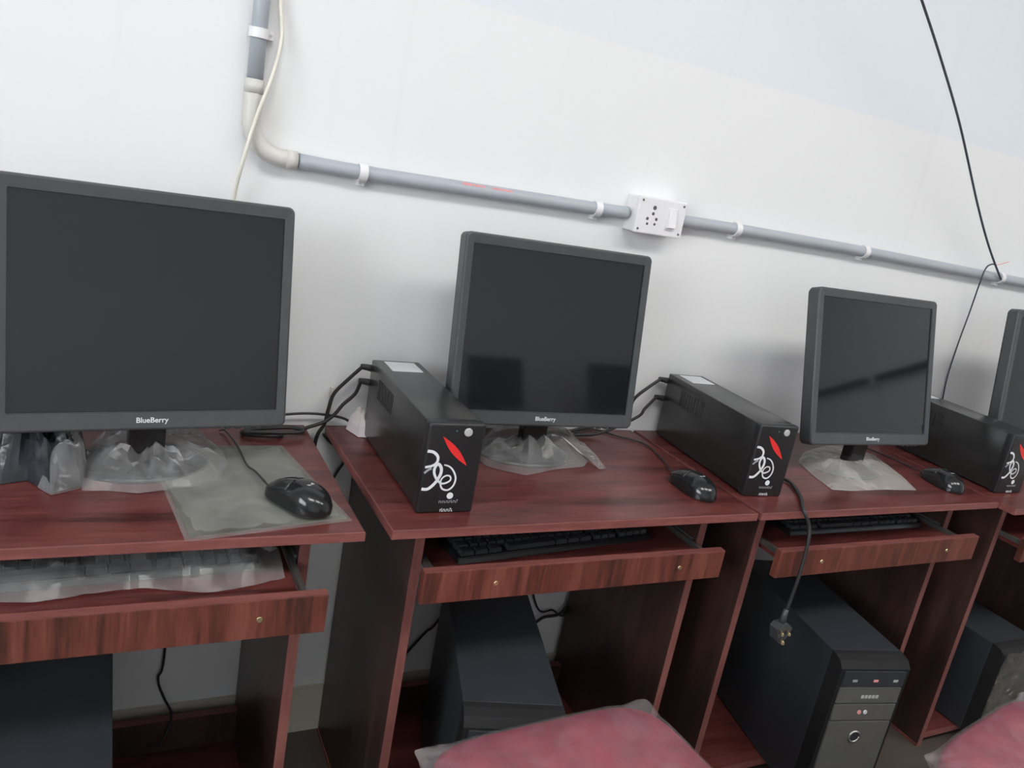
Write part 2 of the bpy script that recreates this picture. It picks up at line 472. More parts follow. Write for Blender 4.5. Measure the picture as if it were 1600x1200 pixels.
def make_monitor(pitch):
    t = thing('monitor', 'x', 'monitor', (0, 0, 0), 0, 'black square monitors')
    # tilted head: local frame with origin at the bottom middle of the front face, z up the screen, y into the wall
    T = Matrix.Translation((0, 0, 0.085)) @ Matrix.Rotation(-pitch, 4, 'X')
    h = MW / 2

    def head(bm, name, m, parent=t, ang=None):
        bm.transform(T); return finish(bm, name, m, parent, ang)
    bm = bmesh.new()
    out = rrect(-h, h, 0, MH, 0.011); inn = rrect(-h + 0.0165, h - 0.0165, 0.029, MH - 0.020, 0.002)
    n = len(out)
    loops = []
    for pts, y in ((out, 0.030), (out, 0.004), (rrect(-h + 0.0015, h - 0.0015, 0.0015, MH - 0.0015, 0.010), 0.0012), (rrect(-h + 0.004, h - 0.004, 0.004, MH - 0.004, 0.008), 0.0),
                   (inn, 0.0015), (inn, 0.006)):
        loops.append([bm.verts.new((x, y, z)) for x, z in pts])
    for a, b in zip(loops, loops[1:]):
        for k in range(n): bm.faces.new((a[k], a[(k + 1) % n], b[(k + 1) % n], b[k]))
    bez = head(bm, 'bezel', 'monitor_plastic', ang=25)
    bm = bmesh.new(); box(bm, -h + 0.016, h - 0.016, 0.0045, 0.008, 0.0285, MH - 0.0195)
    head(bm, 'screen', 'screen')
    bm = bmesh.new(); box(bm, -h + 0.0165, h - 0.0165, 0.0008, 0.004, 0.0275, 0.0288)
    head(bm, 'trim_strip', 'monitor_trim', bez)
    # rear shell
    bm = bmesh.new()
    loops = []
    for ins, y in ((0.0, 0.030), (0.003, 0.036), (0.010, 0.040), (0.035, 0.047), (0.085, 0.066), (0.095, 0.068)):
        loops.append([bm.verts.new((x, y, z)) for x, z in rrect(-h + ins, h - ins, ins, MH - ins, 0.011)])
    for a, b in zip(loops, loops[1:]):
        for k in range(n): bm.faces.new((a[k], a[(k + 1) % n], b[(k + 1) % n], b[k]))
    bm.faces.new(loops[-1])
    head(bm, 'rear_shell', 'black_matte', ang=30)
    for k in range(4):
        bm = bmesh.new(); box(bm, h - 0.098 + k * 0.016, h - 0.090 + k * 0.016, 0.002, 0.012, -0.002, 0.001, 0.0006)
        head(bm, 'menu_button', 'black_matte', bez)
    # neck and base
    bm = bmesh.new()
    prof = [(0.032, 0.012), (0.046, 0.012), (0.060, 0.10), (0.066, 0.20), (0.052, 0.20), (0.046, 0.10)]
    a = [bm.verts.new((-0.026, y, z)) for y, z in prof]; b = [bm.verts.new((0.026, y, z)) for y, z in prof]
    bm.faces.new(a); bm.faces.new(b[::-1])
    for k in range(6): bm.faces.new((a[k], b[k], b[(k + 1) % 6], a[(k + 1) % 6]))
    box(bm, -0.027, 0.027, 0.030, 0.058, 0.012, 0.105, 0.004)
    finish(bm, 'neck', 'black_gloss', t)
    bm = bmesh.new()
    prev = None
    for r, z in ((0.0, 0.018), (0.3, 0.0175), (0.55, 0.015), (0.85, 0.010), (0.97, 0.0065), (1.0, 0.003), (1.0, 0.0)):
        ring = [bm.verts.new((0.104 * r * math.cos(q), 0.070 + 0.082 * r * math.sin(q), z)) for q in [2 * math.pi * k / 40 for k in range(40)]] if r else [bm.verts.new((0, 0.070, z))]
        if prev:
            for k in range(40):
                if len(prev) == 1: bm.faces.new((prev[0], ring[k], ring[(k + 1) % 40]))
                else: bm.faces.new((prev[k], ring[k], ring[(k + 1) % 40], prev[(k + 1) % 40]))
        prev = ring
    bm.faces.new(prev)
    finish(bm, 'base', 'black_gloss', t, 40)
    rot = Matrix.Rotation(-pitch, 3, 'X') @ Matrix.Rotation(math.pi / 2, 3, 'X')
    text_mesh('BlueBerry', 0.0115, 'brand_lettering', 'white_print', t, T @ Vector((0, -0.0004, 0.0155)), rot)
    return t


m1 = make_monitor(0.178)
place(m1, True, 'monitor on the left desk, largest, cut by the left edge', (0.073, 1.262, TZ), 0.115)
m2 = make_monitor(0.159)
place(m2, True, 'monitor on the middle desk between two black power units', (0.795, 1.307, TZ), -0.025)
m3 = make_monitor(0.272)
place(m3, True, 'monitor on the third desk, with a dark bar reflected in its screen', (1.655, 1.216, TZ), 0.0)
place(m2, False, 'monitor at the right edge of the photo, mostly cut off', (2.43, 1.25, TZ), -0.10)

# ------------------------------------------------------------------ UPS units
UW, UD, UH = 0.100, 0.360, 0.160


def face(px, pyy):
    """spot on the front panel from the close-up: local x and z"""
    t = (pyy - 100) / 975.0
    xl = 360 - 145 * t; xr = 1015 - 185 * t
    s = (px - xl) / (xr - xl)
    return (-UW / 2 + UW * s, UH * (1 - t))


def make_ups():
    t = thing('power_backup_unit', 'x', 'power unit', (0, 0, 0), 0, 'black power backup units')
    bm = bmesh.new(); box(bm, -UW / 2 + 0.001, UW / 2 - 0.001, 0.020, UD, 0.004, UH - 0.001, 0.0035)
    body = finish(bm, 'case', 'black_case', t, 40)
    bm = bmesh.new(); box(bm, -UW / 2, UW / 2, 0.0, 0.022, 0.0, UH, 0.006, 3)
    fp = finish(bm, 'front_panel', 'black_panel', t, 40)
    yy = -0.0003
    bm = bmesh.new()
    ribbon(bm, [face(*p) for p in ((335, 395), (400, 405), (447, 450), (442, 510), (390, 550), (310, 567))], lambda s: 0.0052 - 0.001 * s, yy)
    ribbon(bm, [face(*p) for p in ((272, 800), (340, 800), (420, 735), (478, 645), (487, 575), (455, 532), (418, 570), (410, 630), (440, 700), (490, 742), (545, 735), (590, 705), (585, 665), (540, 658), (495, 690), (478, 740), (498, 800), (560, 815), (620, 770), (648, 690), (625, 610), (580, 560), (520, 540))],
           lambda s: 0.0052 * (1 - 0.60 * s) + 0.0007 * math.sin(9 * s), yy - 0.0002)
    finish(bm, 'swirl_emblem', 'white_print', fp)
    bm = bmesh.new(); ribbon(bm, [face(382, 578), face(345, 595), face(300, 630)], 0.004, yy)
    finish(bm, 'swirl_grey_stroke', 'grey_print', fp)  # short stroke of the emblem, printed in grey
    a = Vector(face(505, 238)); b = Vector(face(775, 552)); d = (b - a); q = Vector((-d.y, d.x)).normalized()
    bm = bmesh.new()
    pts = [a + d * (k / 12) + q * 0.0060 * math.sin(math.pi * k / 12) for k in range(13)] + [a + d * (k / 12) - q * 0.0060 * math.sin(math.pi * k / 12) for k in range(11, 0, -1)]
    prism(bm, [(p.x, p.y) for p in pts], -0.0006, 0.001)
    finish(bm, 'red_leaf_emblem', 'red_print', fp)
    c = face(792, 190)
    bm = bmesh.new(); cyl(bm, (c[0], 0.002, c[1]), (c[0], -0.002, c[1]), 0.0072, 20); cyl(bm, (c[0], -0.002, c[1]), (c[0], -0.003, c[1]), 0.0072, 20, 0.006)
    finish(bm, 'power_button', 'button_grey', fp, 40)
    c = face(662, 180)
    bm = bmesh.new(); cyl(bm, (c[0], 0.001, c[1]), (c[0], -0.0006, c[1]), 0.0014, 8)
    finish(bm, 'indicator_light', 'green_led', fp)
    c = face(585, 880)
    bm = bmesh.new(); cyl(bm, (c[0], 0.001, c[1]), (c[0], -0.0005, c[1]), 0.0058, 14)
    finish(bm, 'round_mark', 'white_print', fp)
    rnd = random.Random(3)
    for (p0, p1, nb, hh, m) in (((460, 942), (675, 942), 11, 0.0055, 'grey_print'), ((470, 1036), (615, 1036), 8, 0.0062, 'white_print')):
        A, B = face(*p0), face(*p1)
        bm = bmesh.new()
        for k in range(nb):                       # strokes of lettering too small to read
            x = A[0] + (B[0] - A[0]) * (k + 0.15) / nb; x2 = A[0] + (B[0] - A[0]) * (k + 0.8) / nb
            e = hh * (0.75 if rnd.random() < 0.7 else 1.0)
            z = A[1] - hh / 2
            box(bm, x, x + (x2 - x) * 0.35, -0.0005, 0.0005, z, z + e)
            box(bm, x, x2, -0.0005, 0.0005, z + (0 if k % 2 else e * 0.8), z + (e * 0.2 if k % 2 else e))
        finish(bm, 'print', m, fp)
    boxobj('sticker', 'sticker', body, -0.028, 0.034, UD - 0.075, UD - 0.012, UH - 0.0012, UH - 0.0004)
    for s in (-1, 1):
        for k in range(9):
            bm = bmesh.new(); x = s * (UW / 2 - 0.001)
            box(bm, x - 0.0006, x + 0.0006, UD - 0.16 + k * 0.011, UD - 0.154 + k * 0.011, UH - 0.060, UH - 0.022)
            finish(bm, 'vent_slot', 'black_matte', body)
    for zz in (0.045, 0.105):
        bm = bmesh.new(); box(bm, -0.025, 0.025, UD - 0.001, UD + 0.003, zz - 0.018, zz + 0.018, 0.002)
        finish(bm, 'rear_socket', 'black_matte', body)
    return t


ups = make_ups()
UPS = [('black power backup unit on the middle desk, nearest the left monitor', (0.518, 1.113, TZ), -0.016),
       ('black power backup unit left on the third desk, beside the hanging plug cord', (1.250, 1.134, TZ), -0.080),
       ('black power backup unit at the right edge of the photo', (2.066, 1.105, TZ), -0.035)]
UO = []
for i, (lab, loc, rz) in enumerate(UPS): UO.append(place(ups, i == 0, lab, loc, rz))

# ------------------------------------------------------------------ mice
def loft_mouse(bm, grow, t0, t1, a0, a1, nt=18, na=20, close=True):
    L, Wd, Hh = 0.124, 0.064, 0.040
    rows = []
    for i in range(nt + 1):
        t = t0 + (t1 - t0) * i / nt                # 0 = nose (cable end, +y), 1 = tail
        y = L * (0.5 - t)
        e = max(0.0, 1 - abs(2 * t - 1) ** 3.2) ** 0.5
        wd = Wd / 2 * e * (0.90 + 0.13 * math.cos(2.2 * (t - 0.75) * 2) - 0.05 * math.exp(-((t - 0.42) / 0.14) ** 2))
        hh = Hh * e ** 0.8 * (0.55 + 0.45 * math.sin(math.pi * min(1, max(0, (t * 0.80 + 0.02)))) ** 1.2)
        row = []
        for k in range(na + 1):
            a = a0 + (a1 - a0) * k / na
            ca, sa = math.cos(a), math.sin(a)
            x = (wd + grow) * math.copysign(abs(ca) ** 0.75, ca); z = (hh + grow) * abs(sa) ** 0.75
            row.append(bm.verts.new((x, y, max(0.0015, z + 0.001))))
        rows.append(row)
    for a, b in zip(rows, rows[1:]):
        for k in range(na): bm.faces.new((a[k], a[k + 1], b[k + 1], b[k]))
    if close:
        for a, b in zip(rows, rows[1:]): bm.faces.new((a[0], b[0], b[-1], a[-1]))
        bm.faces.new(rows[0]); bm.faces.new(rows[-1][::-1])
    return rows


def make_mouse():
    t = thing('computer_mouse', 'x', 'mouse', (0, 0, 0), 0, 'black corded mice')
    bm = bmesh.new(); loft_mouse(bm, 0.0, 0.004, 0.996, 0.0, math.pi)
    body = finish(bm, 'body', 'black_gloss', t, 60)
    for s, a0, a1 in (('left', math.pi * 0.53, math.pi * 0.80), ('right', math.pi * 0.20, math.pi * 0.47)):
        bm = bmesh.new(); loft_mouse(bm, 0.0009, 0.02, 0.46, a0, a1, 12, 8, False)
        o = finish(bm, 'button', 'black_case', t, 60)
        so = o.modifiers.new('thickness', 'SOLIDIFY'); so.thickness = 0.0012
    bm = bmesh.new(); cyl(bm, (-0.0035, 0.032, 0.0235), (0.0035, 0.032, 0.0235), 0.0085, 16)
    finish(bm, 'scroll_wheel', 'black_matte', t, 40)
    bm = bmesh.new()
    for k in range(2):  # two-pane window reflection on the shell, painted as grey squares
        box(bm, -0.006 + 0.007 * k, -0.0005 + 0.007 * k, -0.024, -0.018, 0.0398, 0.0402)
    finish(bm, 'window_glint', 'grey_print', body)
    return t


def add_cord(name, pts_world, r, material, parent=None, sides=7, smooth=8):
    """cord through world points; as a part it is expressed in its thing's frame"""
    bm = bmesh.new()
    P = [Vector(p) for p in pts_world]
    if parent is not None:
        M = (Matrix.Translation(parent.location) @ parent.rotation_euler.to_matrix().to_4x4()).inverted()
        P = [M @ p for p in P]
    tube(bm, P, r, sides, smooth)
    return finish(bm, name, material, parent)


mouse = make_mouse()
MZ = TZ
MICE = [('black mouse on the grey plastic-covered pad of the left desk', (0.281, 1.148, TZ + 0.0085), math.radians(38)),
        ('black mouse on bare wood at the right of the middle desk', (1.092, 1.176, TZ), math.radians(5)),
        ('black mouse on the third desk, small, near the right edge', (1.886, 1.168, TZ), math.radians(-6))]
MO = []
for i, (lab, loc, rz) in enumerate(MICE): MO.append(place(mouse, i == 0, lab, loc, rz))


def lift(p, d): return Vector((p.x, p.y, p.z + d))


add_cord('cord', [(0.247, 1.200, TZ + 0.013), lift(pz(398, 745), 0.010), lift(pz(385, 735), 0.010), lift(pz(370, 705), 0.010), lift(pz(352, 678), 0.006), (0.20, 1.475, TZ + 0.004)], 0.0018, 'cable_black', MO[0])
add_cord('cord', [(1.092, 1.234, TZ + 0.008), lift(pz(1030, 715), 0.003), lift(pz(1005, 695), 0.003), lift(pz(960, 682), 0.003), lift(pz(925, 672), 0.003), (0.99, 1.49, TZ + 0.003)], 0.0018, 'cable_black', MO[1])
add_cord('cord', [(1.891, 1.222, TZ + 0.008), (1.905, 1.28, TZ + 0.003), (1.90, 1.36, TZ + 0.003), (1.87, 1.45, TZ + 0.003)], 0.0018, 'cable_black', MO[2])

# ------------------------------------------------------------------ keyboards
def make_keyboard():
    t = thing('keyboard', 'x', 'keyboard', (0, 0, 0), 0, 'black keyboards on trays')
    bm = bmesh.new()
    prof = [(-0.076, 0.002), (-0.070, 0.010), (0.070, 0.020), (0.076, 0.016), (0.076, 0.0), (-0.074, 0.0)]
    a = [bm.verts.new((-0.225, y, z)) for y, z in prof]; b = [bm.verts.new((0.225, y, z)) for y, z in prof]
    bm.faces.new(a); bm.faces.new(b[::-1])
    for k in range(6): bm.faces.new((a[k], b[k], b[(k + 1) % 6], a[(k + 1) % 6]))
    bmesh.ops.bevel(bm, geom=list(bm.edges), offset=0.0015, segments=2, affect='EDGES')
    finish(bm, 'body', 'black_gloss', t, 40)

    def keymesh(wd):
        bm = bmesh.new()
        lo = [(-wd / 2, -0.0082), (wd / 2, -0.0082), (wd / 2, 0.0082), (-wd / 2, 0.0082)]
        A = [bm.verts.new((x, y, 0)) for x, y in lo]
        B = [bm.verts.new((x - math.copysign(0.0018, x), y * 0.78, 0.0075)) for x, y in lo]
        bm.faces.new(B); bm.faces.new(A[::-1])
        for k in range(4): bm.faces.new((A[k], A[(k + 1) % 4], B[(k + 1) % 4], B[k]))
        return finish(bm, 'key', 'key_black', t)
    small, wide, bar = keymesh(0.0165), keymesh(0.026), keymesh(0.105)
    used = set()

    def put(src, x, y):
        o = src
        if src.name in used:
            o = src.copy(); COL.objects.link(o)
        used.add(src.name)
        o.location = (x, y, 0.010 + (y + 0.07) / 14 * 1.0)
        o.rotation_euler = (math.atan(1 / 14), 0, 0)
    for r in range(5):
        y = -0.056 + r * 0.0205
        if r == 0:
            for k in range(3): put(wide, -0.202 + k * 0.029, y)
            put(bar, -0.066, y)
            for k in range(3): put(wide, 0.002 + k * 0.029, y)
        else:
            put(wide, -0.202, y)
            for k in range(12): put(small, -0.178 + k * 0.0188, y)
            put(wide, 0.054, y)
        for k in range(3): put(small, 0.088 + k * 0.0188, y)
        for k in range(4): put(small, 0.152 + k * 0.0188, y)
    return t


kb = make_keyboard()
place(kb, True, 'black keyboard under crumpled clear plastic on the left tray', (0.000, 1.180, 0.6635), math.radians(3))
place(kb, False, 'black keyboard lying bare and skewed on the middle tray', (0.775, 1.208, 0.6505), math.radians(6.0))
place(kb, False, 'black keyboard hidden in shadow on the third tray', (1.60, 1.215, 0.6475), math.radians(0))

# ------------------------------------------------------------------ computer towers
CW, CD, CH = 0.181, 0.415, 0.389


def make_tower(bezel='tower_bezel'):
    t = thing('computer_tower', 'x', 'computer', (0, 0, 0), 0, 'black computer towers under the desks')
    h = CW / 2
    boxobj('case', 'tower_case', t, -h, h, 0.012, CD, 0.004, CH, 0.002)
    bm = bmesh.new()
    prof = [(0.012, CH), (0.012, 0.0), (-0.028, 0.0), (-0.030, CH - 0.020), (-0.018, CH - 0.006), (0.0, CH - 0.001)]
    a = [bm.verts.new((-h, y, z)) for y, z in prof]; b = [bm.verts.new((h, y, z)) for y, z in prof]
    bm.faces.new(a); bm.faces.new(b[::-1])
    for k in range(6): bm.faces.new((a[k], b[k], b[(k + 1) % 6], a[(k + 1) % 6]))
    bz = finish(bm, 'front_bezel', 'tower_dark', t)
    # grey fascia plates with dark gaps between
    for z0, z1, m in ((CH - 0.062, CH - 0.024, 'tower_case'), (CH - 0.105, CH - 0.065, bezel), (CH - 0.150, CH - 0.108, bezel), (0.004, CH - 0.153, bezel)):
        boxobj('fascia', m, bz, -h + 0.010, h - 0.010, -0.0335, -0.0285, z0, z1, 0.001)
    boxobj('bay_line', 'tower_bezel', bz, -h + 0.012, h - 0.012, -0.0345, -0.030, CH - 0.067, CH - 0.064)
    for x, m in ((-0.05, 'grey_print'), (0.005, 'pipe_red_print'), (0.058, 'button_grey')):
        boxobj('drive_mark', m, bz, x - 0.006, x + 0.006, -0.0342, -0.033, CH - 0.050, CH - 0.044)
    bm = bmesh.new()
    for k in range(5): box(bm, -0.020 + k * 0.0095, -0.013 + k * 0.0095, -0.0342, -0.0330, CH - 0.092, CH - 0.084)
    finish(bm, 'name_plate', 'button_grey', bz)
    for x, m in ((-0.012, 'pipe_red_print'), (0.004, 'sticker')):
        bm = bmesh.new(); cyl(bm, (x, -0.032, CH - 0.128), (x, -0.0352, CH - 0.128), 0.005, 12)
        finish(bm, 'audio_jack', m, bz)
    bm = bmesh.new()
    R = [Vector((-0.004 + 0.0135 * math.cos(q), -0.0345, CH - 0.193 + 0.0135 * math.sin(q))) for q in [2 * math.pi * k / 24 for k in range(25)]]
    tube(bm, R, 0.0025, 8, 0)
    pb = finish(bm, 'power_button_ring', 'steel', bz)
    bm = bmesh.new(); cyl(bm, (-0.004, -0.033, CH - 0.193), (-0.004, -0.0352, CH - 0.193), 0.011, 20)
    finish(bm, 'power_button', 'tower_case', bz)
    return t


tw = make_tower()
place(tw, True, 'black computer tower turned sideways under the middle desk', (0.660, 0.998, 0.040), -0.29)
place(tw, False, 'black computer tower under the third desk, grey front with round power ring', (1.549, 0.985, 0.040), -0.21)
place(tw, False, 'black computer tower under the left desk, in the bottom left corner', (-0.055, 0.975, 0.040), 0.0)
tw4 = place(tw, False, 'computer tower under the rightmost desk, front covered in dark film', (2.272, 1.055, 0.04), -0.03)
tw4.scale = (1, 0.86, 0.72)
bm = bmesh.new()
gx, gz = 14, 18
vs = [[bm.verts.new((-0.094 + 0.188 * i / gx, -0.037 - 0.010 * noise.noise(Vector((i * 0.7, j * 0.6, 1.3))), 0.002 + 0.275 * j / gz)) for i in range(gx + 1)] for j in range(gz + 1)]
for j in range(gz):
    for i in range(gx): bm.faces.new((vs[j][i], vs[j][i + 1], vs[j + 1][i + 1], vs[j + 1][i]))
film = finish(bm, 'wrapping_film', 'dark_film', None, 50)
film.location = tw4.location; film.rotation_euler = tw4.rotation_euler
tag(film, 'dull crumpled film over the front of the rightmost tower', 'plastic film')

# ------------------------------------------------------------------ plastic film, pad
def crumple(name, label, cat, outline, center, material, dome, amp, seed, rings=11, sub=3, lip=0.0, parent=None, facet=9):
    """crumpled sheet: star-shaped outline on the desk, domed in the middle, creased with noise"""
    O = []
    n = len(outline)
    for i in range(n):
        for k in range(sub):
            O.append(Vector(outline[i]).lerp(Vector(outline[(i + 1) % n]), k / sub))
    c = Vector(center)
    bm = bmesh.new()
    rows = []
    for r in range(1, rings + 1):
        s = r / rings
        row = []
        for i, p in enumerate(O):
            q = c.lerp(p, s)
            e = noise.noise(Vector((q.x * 28 + seed, q.y * 28, 0.3))) + 0.6 * noise.noise(Vector((q.x * 75, q.y * 75 + seed, 1.7)))
            crease = abs(noise.noise(Vector((q.x * 16 + seed * 2, q.y * 16, 4.2))))
            z = c.z + 0.0012 + dome(s) + max(0.0, (amp * (0.55 + 0.9 * e + 0.9 * (0.5 - crease)))) * (1 - s ** 6) * (0.35 + 0.65 * min(1, 2 * (1 - s)))
            ang = math.atan2(q.y - c.y, q.x - c.x)
            fold = abs(noise.noise(Vector((math.cos(ang) * 5 + seed, math.sin(ang) * 5, s * 0.8))))
            z += amp * 1.1 * max(0.0, 0.35 - fold) * 2 * math.sin(math.pi * min(1, s)) 
            row.append(bm.verts.new((q.x, q.y, z + (lip if r == rings else 0))))
        rows.append(row)
    m = len(O)
    cv = bm.verts.new((c.x, c.y, c.z + 0.0012 + dome(0) + amp * 0.5))
    for i in range(m):
        bm.faces.new((cv, rows[0][i], rows[0][(i + 1) % m]))
        for a, b in zip(rows, rows[1:]): bm.faces.new((a[i], b[i], b[(i + 1) % m], a[(i + 1) % m]))
    o = finish(bm, name, material, parent, facet)
    if label: tag(o, label, cat, None)
    return o


def deskpts(px, z=TZ): return [pz(u, v, z) for u, v in px]


base_dome = lambda s: 0.024 * (1 - min(1, s) ** 3.0)
# sheet under the left monitor
crumple('plastic_bag', 'crumpled clear plastic bag around the stand of the left monitor', 'plastic bag',
        deskpts([(128, 768), (170, 768), (215, 772), (258, 767), (300, 764), (345, 752), (358, 728), (350, 706), (318, 690), (262, 686), (215, 690), (150, 694), (130, 706), (126, 740)]),
        (0.075, 1.325, TZ), 'clear_film', base_dome, 0.022, 3.1)
crumple('dark_plastic_bag', 'dark crumpled plastic bag left of the left monitor stand', 'plastic bag',
        deskpts([(78, 772), (128, 760), (134, 720), (134, 700), (95, 690), (40, 688), (-70, 690), (-120, 720), (-90, 756), (0, 758), (42, 752)]),
        (-0.09, 1.36, TZ), 'dark_bag', lambda s: 0.050 * (1 - s ** 4), 0.034, 8.4, 16, 5, facet=14)
crumple('clear_plastic_wrap', 'small clear plastic wrap in front of the dark bag on the left desk', 'plastic wrap',
        deskpts([(80, 775), (132, 763), (136, 735), (128, 718), (96, 716), (68, 722), (50, 745), (60, 764)]),
        (-0.030, 1.262, TZ), 'clear_film', lambda s: 0.050 * (1 - s ** 2.5), 0.014, 2.2)
crumple('plastic_bag', 'crumpled clear plastic bag around the stand of the middle monitor', 'plastic bag',
        deskpts([(757, 728), (785, 736), (822, 744), (870, 734), (912, 730), (918, 722), (936, 734), (947, 733), (930, 710), (905, 690), (870, 672), (815, 668), (768, 672), (748, 690), (742, 712)]),
        (0.80, 1.38, TZ), 'clear_film', base_dome, 0.020, 5.5)
crumple('plastic_sheet', 'milky plastic sheet under the stand of the third monitor', 'plastic sheet',
        deskpts([(1247, 722), (1268, 742), (1300, 766), (1330, 768), (1380, 766), (1432, 767), (1410, 745), (1388, 728), (1365, 715), (1330, 702), (1285, 702), (1255, 708)]),
        (1.655, 1.29, TZ), 'milky_film', base_dome, 0.007, 9.2)

# mouse pad on the left desk
pad = thing('mouse_pad', 'grey mouse pad in a clear plastic sleeve on the left desk', 'mouse pad', (0.21, 1.235, TZ), 0)
cs = [pz(296, 841), pz(541, 811), pz(437, 699), Vector((0.080, 1.395, TZ))]
bm = bmesh.new()
lo = [bm.verts.new((p.x - 0.21, p.y - 1.235, 0.0005)) for p in cs]; hi = [bm.verts.new((p.x - 0.21, p.y - 1.235, 0.0030)) for p in cs]
bm.faces.new(hi); bm.faces.new(lo[::-1])
for k in range(4): bm.faces.new((lo[k], lo[(k + 1) % 4], hi[(k + 1) % 4], hi[k]))
finish(bm, 'pad', 'pad_grey', pad)
bm = bmesh.new()
G = 30
vs = []
for j in range(G + 1):
    row = []
    for i in range(G + 1):
        a, b = -0.03 + 1.06 * i / G, -0.03 + 1.06 * j / G
        p = cs[0].lerp(cs[1], a).lerp(cs[3].lerp(cs[2], a), b)
        e = min(a + 0.03, 1.03 - a, b + 0.03, 1.03 - b) * 8
        z = 0.0006 + min(1, e) * (0.0034 + 0.0060 * abs(noise.noise(Vector((p.x * 22 + p.y * 10, p.y * 16, 2.0)))) + 0.0008 * noise.noise(Vector((p.x * 60, p.y * 60, 0))))
        row.append(bm.verts.new((p.x - 0.21, p.y - 1.235, z)))
    vs.append(row)
for j in range(G):
    for i in range(G): bm.faces.new((vs[j][i], vs[j][i + 1], vs[j + 1][i + 1], vs[j + 1][i]))
finish(bm, 'plastic_sleeve', 'pad_film', pad, 12)

# clear sleeve around the left keyboard
bm = bmesh.new()
GX, GY = 46, 14
rows = []
for j in range(GY + 1):
    row = []
    for i in range(GX + 1):
        u = i / GX; v = j / GY
        x = -0.255 + 0.515 * u; y = 1.063 + 0.045 * noise.noise(Vector((u * 3.0, 0, 5))) * (1 - v) + 0.020 * u + 0.20 * v
        h = 0.030 * min(1, 6 * v) * min(1, 4 * (1 - v) + 0.25) * min(1, 9 * (1 - u) + 0.05)
        cr = abs(noise.noise(Vector((x * 24, y * 40, 7.7)))) * 0.024 + abs(noise.noise(Vector((x * 60, y * 60, 3.1)))) * 0.014
        row.append(bm.verts.new((x, y, 0.6645 + h + cr * min(1, 5 * v + 0.15))))
    rows.append(row)
for j in range(GY):
    for i in range(GX): bm.faces.new((rows[j][i], rows[j][i + 1], rows[j + 1][i + 1], rows[j + 1][i]))
tag(finish(bm, 'plastic_sleeve', 'clear_film', None, 10), 'crumpled clear plastic sleeve over the keyboard on the left tray', 'plastic sleeve')

# ------------------------------------------------------------------ conduit on the wall
PR = 0.0135
PYC = WY - PR - 0.003
cond = thing('conduit_pipe', 'grey plastic conduit along the white wall with cream elbow', 'pipe', (0.22, PYC, 1.262), 0)


def cloc(p): return Vector(p) - Vector((0.22, PYC, 1.262))


xv = py(403, 70, PYC).x
zrun = [(0.30, 1.262), (0.42, 1.260), (0.68, 1.263), (0.955, 1.266), (1.02, 1.268)]
bm = bmesh.new(); tube(bm, [cloc((x, PYC, z)) for x, z in zrun], PR, 18, 4)
finish(bm, 'pipe_run', 'pvc_grey', cond)
zrun2 = [(1.158, 1.270), (1.35, 1.272), (1.80, 1.270), (2.39, 1.260), (3.2, 1.250), (4.6, 1.245)]
bm = bmesh.new(); tube(bm, [cloc((x, PYC, z)) for x, z in zrun2], PR, 18, 6)
finish(bm, 'pipe_run', 'pvc_grey', cond)
bm = bmesh.new(); tube(bm, [cloc((xv, PYC, 1.365)), cloc((xv + 0.001, PYC, 2.0)), cloc((xv, PYC, 2.98))], PR, 18, 3)
finish(bm, 'pipe_run', 'pvc_grey', cond)
bm = bmesh.new()
rr = 0.058
el = [(xv, 1.385), (xv, 1.345)] + [(xv + rr - rr * math.cos(q), 1.262 + rr - rr * math.sin(q)) for q in [math.pi / 2 * k / 10 for k in range(0, 11)]] + [(xv + rr + 0.022, 1.262)]
tube(bm, [cloc((x, PYC, z)) for x, z in el], PR + 0.0022, 18, 0)
elb = finish(bm, 'elbow', 'pvc_cream', cond)
bm = bmesh.new(); tube(bm, [cloc((xv, PYC, 1.362)), cloc((xv, PYC, 1.385))], PR + 0.0028, 18, 0); finish(bm, 'collar', 'pvc_cream', elb)
bm = bmesh.new(); tube(bm, [cloc((xv + rr + 0.006, PYC, 1.262)), cloc((xv + rr + 0.026, PYC, 1.262))], PR + 0.0028, 18, 0); finish(bm, 'collar', 'pvc_cream', elb)


